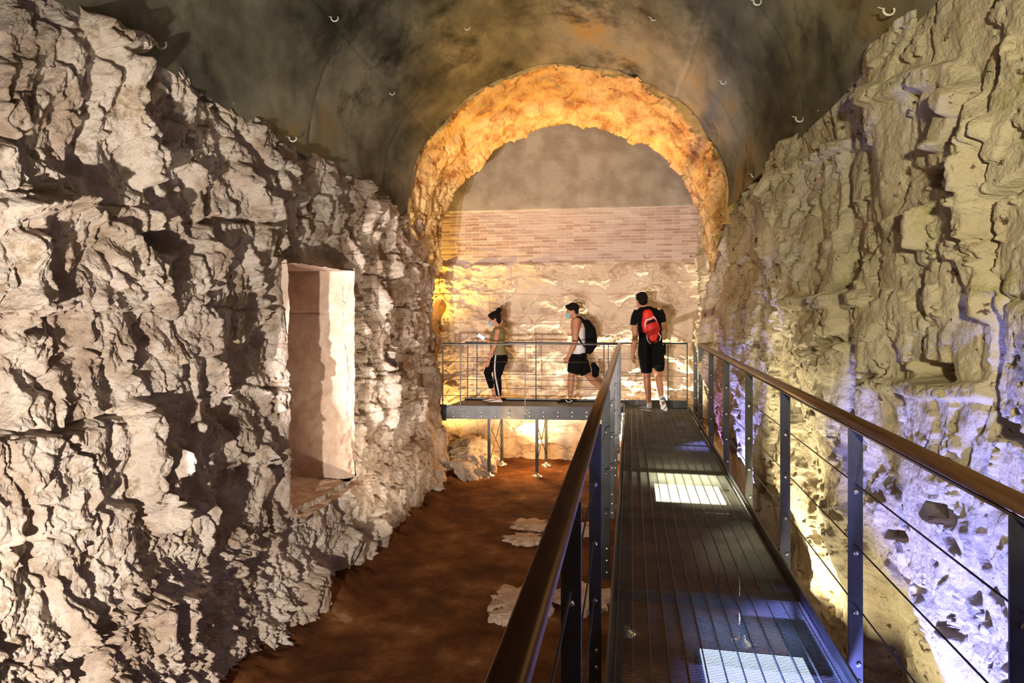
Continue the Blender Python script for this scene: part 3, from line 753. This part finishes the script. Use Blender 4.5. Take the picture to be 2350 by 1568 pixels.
def shoe(par, heel, dirv, L_, m, sole=None, h=.075, pitch=0, name='shoe'):
    d_ = Vector(dirv).normalized(); sd = Vector((d_.y, -d_.x, 0)).normalized(); up = sd.cross(d_)
    if up.z < 0: up = -up
    hl = Vector(heel); b = MB(); rings = []
    for t_, w_, hh in ((0, .026, .55), (.06, .036, .95), (.25, .038, 1), (.42, .037, .92), (.62, .045, .66), (.82, .044, .5), (.95, .032, .42), (1, .018, .3)):
        c = hl+d_*L_*t_; rg = []
        for j in range(16):
            a = 2*math.pi*j/16; rg.append(c+sd*math.cos(a)*w_+up*(h*hh*(.5+.5*math.sin(a))))
        rings.append(rg)
    b.loft(rings); o = b.build(name, m, par)
    if sole:
        b = MB(); rings = []
        for t_, w_ in ((-.02, .02), (.06, .040), (.3, .039), (.62, .049), (.85, .047), (.97, .033), (1.02, .015)):
            c = hl+d_*L_*t_-up*.006
            rings.append([c+sd*w_*x_+up*y_ for x_, y_ in ((-1, 0), (1, 0), (1, .022), (-1, .022))])
        b.loft(rings).build('sole', sole, o, smooth=False)
    return o
def backpack(label, loc, rz):
    r = empty('backpack', loc, rz, label, 'backpack'); r['local'] = 1; return r

# ---------- person 3: man from behind, red backpack
D3 = 9.93; mpp = D3/F/5.228      # metres per crop pixel
C0 = (400, 1487)
def c3(cx, cy, y=0): return Vector(((cx-C0[0])*mpp, y, (C0[1]-cy)*mpp))
loc3 = atd(1410+C0[0]/5.228, 712, D3); loc3.z = 0
p3 = person('man in black t-shirt and shorts seen from behind, walking at the end of the walkway', loc3)
m = MB()
H3, R3 = head(m, c3(330, 165, .03), -math.radians(75), 1.0, -.12)
m.tube([c3(345, 200, .02), c3(372, 262, .0)], [.056, .066], 14, True)
m.stack([(*c3(392, 250).xy, c3(0, 250).z, .06, .06), (*c3(395, 285).xy, c3(0, 285).z, .15, .08), (*c3(405, 330).xy, c3(0, 330).z, .19, .105), (*c3(415, 480).xy, c3(0, 480).z, .165, .11),
         (*c3(430, 640).xy, c3(0, 640).z, .145, .10), (*c3(440, 760).xy, c3(0, 760).z, .165, .115), (*c3(445, 850).xy, c3(0, 850).z, .15, .11)])
m.tube([c3(265, 315), c3(240, 460, -.01), c3(248, 600, -.02), c3(238, 700, .0), c3(228, 805, .03)], [.058, .050, .043, .041, .028], 14, True)
hand(m, c3(228, 805, .03), (.05, .1, -1), (.9, .5, 0), .5)
m.tube([c3(545, 315), c3(572, 420, .0), c3(585, 490, .02)], [.058, .048, .044], 14, True)
m.tube([c3(585, 490, .02), c3(560, 470, .14), c3(530, 450, .24)], [.044, .036, .026], 14, True)
hand(m, c3(530, 450, .24), (-.5, .8, .1), (0, 0, 1), .6)
m.tube([c3(385, 850), c3(385, 1020), c3(392, 1100, .0), c3(392, 1180, -.02), c3(408, 1300, -.01), c3(415, 1420, .0)], [.092, .076, .056, .058, .044, .032], 16, True)
m.tube([c3(520, 850), c3(525, 1010, .03), c3(532, 1080, .04), c3(540, 1150, .0), c3(548, 1240, -.04), c3(550, 1330, -.07)], [.092, .074, .056, .057, .044, .032], 16, True)
m.ell(c3(412, 1455, .05), (.035, .09, .03)); m.ell(c3(560, 1375, -.06), (.035, .05, .06))
m.build('body', SKIN, p3, remesh=VX)
eyes(H3, 1, p3, R3)
hm = MB(); hm.ell(H3(.020, 0, .040), (.106, .088, .098), M=R3); hm.ell(H3(.055, 0, -.015), (.062, .072, .070), M=R3); hm.ell(H3(-.045, 0, .085), (.055, .068, .042), M=R3)
hm.build('hair', HAIR, p3, remesh=.007)
m = MB()
m.stack([(*c3(385, 232).xy, c3(0, 232).z, .062, .06), (*c3(390, 250).xy, c3(0, 250).z, .11, .075), (*c3(400, 275).xy, c3(0, 275).z, .17, .10), (*c3(405, 320).xy, c3(0, 320).z, .205, .125), (*c3(417, 450).xy, c3(0, 450).z, .185, .130),
         (*c3(430, 600).xy, c3(0, 600).z, .178, .13), (*c3(437, 720).xy, c3(0, 720).z, .19, .135), (*c3(440, 800).xy, c3(0, 800).z, .205, .14)], 28)
m.tube([c3(285, 295), c3(252, 360), c3(228, 462, -.01)], [.070, .066, .056], 14)
m.tube([c3(530, 290), c3(565, 350), c3(580, 425, .0)], [.070, .064, .054], 14)
m.build('t_shirt', CB, p3, remesh=.008)
m = MB()
m.stack([(*c3(440, 740).xy, c3(0, 740).z, .185, .13), (*c3(440, 820).xy, c3(0, 820).z, .20, .14), (*c3(445, 900).xy, c3(0, 900).z, .19, .14), (*c3(448, 940).xy, c3(0, 940).z, .17, .13)])
m.tube([c3(385, 820), c3(378, 930), c3(385, 1032)], [.11, .10, .082], 18); m.tube([c3(510, 820), c3(530, 920, .01), c3(538, 1005, .03)], [.11, .10, .082], 18)
m.tube([c3(600, 690, .0), c3(598, 790, .0)], [.02, .03], 10, True)
m.build('shorts', CB, p3, remesh=.008)
s1 = shoe(p3, c3(425, 1490, -.02), (-.55, .85, 0), .28, SHG, SHW, .085)
MB().tube([c3(416, 1385, .0), c3(420, 1450, .0)], [.038, .040], 14).build('sock', CW, p3)
s2 = shoe(p3, c3(548, 1340, -.13), (.30, .55, -.75), .27, SHG, SHG, .085)
MB().tube([c3(551, 1300, -.06), c3(556, 1350, -.07)], [.037, .040], 14).build('sock', CW, p3)
# red backpack
bl = p3.matrix_basis if False else None
Rz = Matrix.Rotation(A, 3, 'Z')
bp0 = Vector(loc3)+Rz @ c3(415, 640, -.15)
bp = backpack('red backpack with white curved piping on the back of the man in black', bp0, A)
def b3(cx, cy, y=0): return c3(cx, cy, y)-c3(415, 640, 0)
def blob(path_secs, name, m_, par, rm=.006, ext=None):
    b = MB()
    for p, r in path_secs: b.ell(p, r, 20, 12)
    if ext: ext(b)
    return b.build(name, m_, par, remesh=rm)
b = MB()
b.tube([b3(375, 330), b3(395, 420), b3(425, 530), b3(430, 600)], [.080, .125, .135, .10], 20, True, .62, side=(1, 0, 0))
main = b.build('main_body', RED, bp, remesh=.007)
b = MB(); b.tube([b3(408, 470, -.075), b3(418, 540, -.08), b3(425, 600, -.075)], [.070, .078, .066], 20, True, .42, side=(1, 0, 0)); b.build('front_pocket', RED, bp, remesh=.006)
arc = [b3(335, 500, -.055), b3(328, 440, -.078), b3(345, 395, -.088), b3(385, 385, -.092), b3(430, 358, -.082), b3(455, 380, -.07), b3(465, 430, -.062)]
MB().tube(arc, [.006, .013, .018, .018, .018, .014, .005], 12, True, .7, side=(0, 1, 0)).build('white_piping', CW, bp)
arc2 = [b3(350, 440, -.092), b3(370, 420, -.10), b3(410, 408, -.102), b3(440, 400, -.092), b3(455, 425, -.08)]
MB().tube(arc2, [.012, .024, .026, .022, .008], 12, True, .7, side=(0, 1, 0)).build('black_panel', CB, bp)
for q in ([b3(352, 575, -.06), b3(360, 630, -.075), b3(395, 675, -.06)], [b3(492, 545, -.06), b3(518, 590, -.06), b3(508, 635, -.05)]):
    MB().tube(q, .007, 8, True).build('piping', CW, bp)
MB().tube([b3(330, 560, -.02), b3(350, 620, -.03), b3(430, 660, -.03), b3(505, 600, -.03), b3(520, 520, -.02)], .022, 12, True).build('black_base', CB, bp)
for cx in (330, 500):
    MB().tube([b3(cx+10, 300, .03), b3(cx, 262, .14), b3(cx, 330, .29)], .014, 8, True).build('strap', CB, bp)

# ---------- person 1: woman in olive top, walking left
D1 = 10.3; mp1 = D1/F/6.033; CW0 = (500, 1480)
def c1(cx, cy, y=0): return Vector(((cx-CW0[0])*mp1, y, (CW0[1]-cy)*mp1))
loc1 = atd(1060+CW0[0]/6.033, 712, D1); loc1.z = PZ
p1 = person('woman in olive sleeveless top and black leggings walking left, looking at a phone', loc1)
m = MB()
H1, R1 = head(m, c1(450, 325), math.radians(0), .92, -.22)
m.tube([c1(475, 370), c1(500, 440)], [.044, .050], 14, True)
def st1(l): return [(*c1(cx, cy).xy, c1(cx, cy).z, rx, ry) for cx, cy, rx, ry in l]
m.stack(st1([(500, 425, .05, .07), (505, 460, .075, .13), (505, 520, .095, .155), (500, 600, .10, .145), (505, 700, .085, .125), (520, 780, .095, .15), (530, 860, .11, .155), (530, 930, .10, .14)]))
m.tube([c1(500, 490, -.16), c1(480, 600, -.19), c1(455, 690, -.20)], [.046, .042, .036], 12, True)
m.tube([c1(455, 690, -.20), c1(415, 780, -.20), c1(385, 870, -.19)], [.038, .034, .025], 12, True)
hand(m, c1(385, 870, -.19), (-.35, 0, -1), (-1, 0, .3), .5, .9)
m.tube([c1(500, 490, .16), c1(460, 600, .18), c1(430, 660, .17)], [.046, .042, .036], 12, True)
m.tube([c1(430, 660, .17), c1(370, 635, .14), c1(325, 610, .11)], [.036, .032, .024], 12, True)
hand(m, c1(325, 612, .11), (-1, 0, .35), (0, .3, 1), .55, .85)
m.tube([c1(530, 900, -.07), c1(500, 1060, -.09), c1(490, 1120, -.09), c1(505, 1250, -.08), c1(518, 1400, -.08)], [.092, .068, .054, .052, .030], 14, True)
m.tube([c1(510, 900, .07), c1(420, 960, .09), c1(350, 1080, .09), c1(385, 1180, .09), c1(430, 1290, .09), c1(450, 1400, .09)], [.092, .08, .056, .052, .042, .030], 14, True)
m.ell(c1(500, 1440, -.08), (.07, .03, .03)); m.ell(c1(430, 1440, .09), (.07, .03, .03))
m.build('body', SKIN2, p1, remesh=.006)
eyes(H1, .92, p1, R1)
b = MB(); b.ell(H1(.022, 0, .042), (.098, .082, .090), M=R1); b.ell(H1(.065, 0, -.03), (.045, .066, .07), M=R1); b.ell(c1(512, 205), (.048, .046, .046)); b.ell(H1(-.055, 0, .075), (.04, .055, .035), M=R1)
b.build('hair', HAIR, p1, remesh=.006)
MB().ell(H1(-.072, 0, -.060), (.036, .050, .048), M=R1).build('face_mask', MASK, p1)
for k in (-1, 1): MB().tube([H1(-.05, .05*k, -.04), H1(.01, .072*k, -.01)], .003, 6).build('mask_loop', CW, p1)
b = MB(); b.stack(st1([(505, 430, .055, .085), (512, 460, .09, .135), (505, 540, .115, .165), (490, 600, .125, .16), (495, 700, .125, .15), (505, 780, .13, .165), (510, 815, .135, .17)])); b.build('top', CO, p1, remesh=.008)
b = MB(); b.stack(st1([(525, 790, .105, .155), (535, 860, .12, .165), (535, 930, .115, .155), (525, 960, .09, .13)]))
b.tube([c1(530, 880, -.07), c1(500, 1060, -.09), c1(490, 1120, -.09), c1(503, 1250, -.08), c1(515, 1385, -.08)], [.105, .078, .062, .058, .040], 16)
b.tube([c1(505, 900, .07), c1(415, 965, .09), c1(350, 1080, .09), c1(385, 1180, .09), c1(415, 1290, .09)], [.105, .088, .064, .058, .050], 16)
b.build('leggings', CB, p1, remesh=.007)
MB().tube([c1(472, 815, -.155), c1(462, 900, -.178), c1(458, 1000, -.172), c1(465, 1100, -.155), c1(485, 1200, -.145), c1(503, 1290, -.135), c1(520, 1380, -.122)], .012, 8, False, .6, side=(1, 0, 0)).build('white_stripe', CW, p1)
shoe(p1, c1(562, 1483, -.08), (-1, 0, 0), .25, SHW, SHW, .07); shoe(p1, c1(500, 1483, .09), (-1, .05, -.0), .25, SHW, SHW, .07)
ph0 = Vector(loc1)+Rz @ c1(262, 575, .10)
ph_ = MB(); ph_.box((0, 0, 0), (.135, .012, .068), M=Matrix.Rotation(math.radians(33), 3, 'Y')); o = ph_.build('phone', M_BLACK, bevel=.004); o.location = ph0; o.rotation_euler = (0, 0, A)
tag(o, 'bright phone held up in the hand of the woman in olive', 'phone')
sc = MB(); sc.box((0, -.007, 0), (.125, .002, .058), M=Matrix.Rotation(math.radians(33), 3, 'Y')); q = sc.build('screen', flat('phone_screen', (.8, .8, .9), .3, emit=(.85, .85, 1), estr=1.3)); q.parent = o

# ---------- person 2: man in white tank top, walking left
D2 = 10.3; mp2 = D2/F/5.806; CM0 = (280, 1487)
def c2(cx, cy, y=0): return Vector(((cx-CM0[0])*mp2, y, (CM0[1]-cy)*mp2))
loc2 = atd(1260+CM0[0]/5.806, 712, D2); loc2.z = PZ
p2 = person('man in white tank top and black shorts striding left in a face mask', loc2)
m = MB()
H2, R2 = head(m, c2(308, 268), 0, .96, -.12)
m.tube([c2(335, 300), c2(355, 380)], [.052, .056], 14, True)
def st2(l): return [(*c2(cx, cy).xy, c2(cx, cy).z, rx, ry) for cx, cy, rx, ry in l]
m.stack(st2([(360, 360, .055, .09), (365, 400, .085, .16), (375, 470, .105, .175), (385, 560, .105, .165), (390, 680, .095, .145), (390, 800, .10, .15), (395, 880, .11, .155), (395, 940, .10, .14)]))
m.tube([c2(350, 400, -.18), c2(335, 520, -.215), c2(330, 660, -.22)], [.060, .052, .042], 14, True)
m.tube([c2(330, 660, -.22), c2(290, 760, -.21), c2(250, 860, -.20)], [.043, .040, .027], 14, True)
hand(m, c2(250, 855, -.20), (-.45, 0, -.9), (-.8, 0, .5), 1.0, .95)
m.tube([c2(360, 400, .18), c2(390, 540, .21), c2(400, 650, .21), c2(350, 760, .19)], [.058, .050, .042, .028], 14, True)
hand(m, c2(350, 760, .19), (-.4, 0, -.9), (-.8, 0, .5), .7, .95)
m.tube([c2(385, 900, -.08), c2(310, 1060, -.09), c2(292, 1120, -.09), c2(285, 1200, -.09), c2(282, 1320, -.09), c2(272, 1440, -.09)], [.10, .072, .056, .058, .044, .031], 16, True)
m.tube([c2(410, 900, .08), c2(500, 1080, .09), c2(545, 1150, .09), c2(600, 1210, .09), c2(690, 1300, .09), c2(745, 1370, .09)], [.10, .076, .060, .056, .044, .031], 16, True)
m.ell(c2(240, 1462, -.09), (.07, .03, .03)); m.ell(c2(745, 1420, .09), (.04, .03, .06))
m.build('body', SKIN, p2, remesh=VX)
eyes(H2, .96, p2, R2)
b = MB(); b.ell(H2(.022, 0, .050), (.102, .084, .088), M=R2); b.ell(H2(.060, 0, -.01), (.048, .066, .06), M=R2); b.ell(H2(-.06, 0, .085), (.045, .055, .032), M=R2); b.build('hair', HAIR, p2, remesh=.007)
MB().ell(H2(-.070, 0, -.062), (.038, .052, .054), M=R2).build('face_mask', MASK, p2)
for k in (-1, 1): MB().tube([H2(-.05, .05*k, -.04), H2(.01, .076*k, -.01)], .003, 6).build('mask_loop', CW, p2)
b = MB(); b.stack(st2([(375, 395, .06, .10), (385, 440, .095, .145), (392, 500, .115, .165), (395, 600, .112, .17), (395, 700, .115, .165), (390, 780, .12, .165), (385, 835, .125, .17)])); b.build('tank_top', CW, p2, remesh=.008)
b = MB(); b.stack(st2([(395, 815, .115, .165), (395, 900, .125, .17), (390, 960, .12, .16)]))
b.tube([c2(375, 880, -.07), c2(335, 1000, -.09), c2(312, 1090, -.09)], [.13, .115, .098], 18); b.tube([c2(405, 880, .07), c2(460, 1020, .09), c2(505, 1110, .09)], [.13, .115, .092], 18)
b.build('shorts', CB, p2, remesh=.008)
sh = shoe(p2, c2(328, 1485, -.09), (-1, 0, 0), .27, CB, SHW, .075); shoe(p2, c2(790, 1380, .09), (-.55, 0, -.83), .26, CB, SHW, .075)
MB().tube([c2(215, 1440, -.136), c2(245, 1470, -.14), c2(300, 1445, -.132)], .008, 8, True).build('white_trim', CW, p2)
bk0 = Vector(loc2)+Rz @ c2(530, 600, 0)
bk = backpack('large black and green backpack on the man in the white tank top', bk0, A)
def b2(cx, cy, y=0): return c2(cx, cy, y)-c2(530, 600, 0)
b = MB(); b.tube([b2(500, 440), b2(535, 520), b2(545, 620), b2(540, 720), b2(525, 770)], [.075, .105, .115, .12, .09], 20, True, 1.25, side=(1, 0, 0)); b.build('main_body', CB, bk, remesh=.008)
GR = flat('dark_green_nylon', (.035, .075, .012), .6)
b = MB(); b.tube([b2(575, 560), b2(590, 600), b2(580, 650)], [.05, .062, .05], 16, True, 1.4, side=(1, 0, 0)); b.build('green_pocket', GR, bk, remesh=.007)
MB().tube([b2(465, 400, -.10), b2(400, 350, -.14), b2(365, 345, -.15), b2(330, 420, -.18)], .017, 10, True).build('strap', CB, bk)
MB().tube([b2(365, 600, -.19), b2(410, 680, -.18), b2(460, 740, -.12)], .012, 8, True).build('strap', CB, bk)
MB().tube([b2(460, 400, .10), b2(400, 350, .14), b2(350, 400, .17)], .017, 10, True).build('strap', CB, bk)
po0 = Vector(loc2)+Rz @ c2(610, 1050, -.02)
po = empty('pouch', po0, A, 'small black bag swinging on an olive cord behind the tank top man', 'bag'); po['local'] = 1
def bq(cx, cy, y=0): return c2(cx, cy, y)-c2(610, 1050, 0)
b = MB(); b.tube([bq(590, 985), bq(620, 1040), bq(615, 1110)], [.045, .062, .055], 18, True, .8, side=(1, 0, 0)); b.build('bag_body', CB, po, remesh=.006)
MB().tube([bq(480, 870), bq(530, 930), bq(585, 975)], .007, 8, True).build('cord', CO, po)
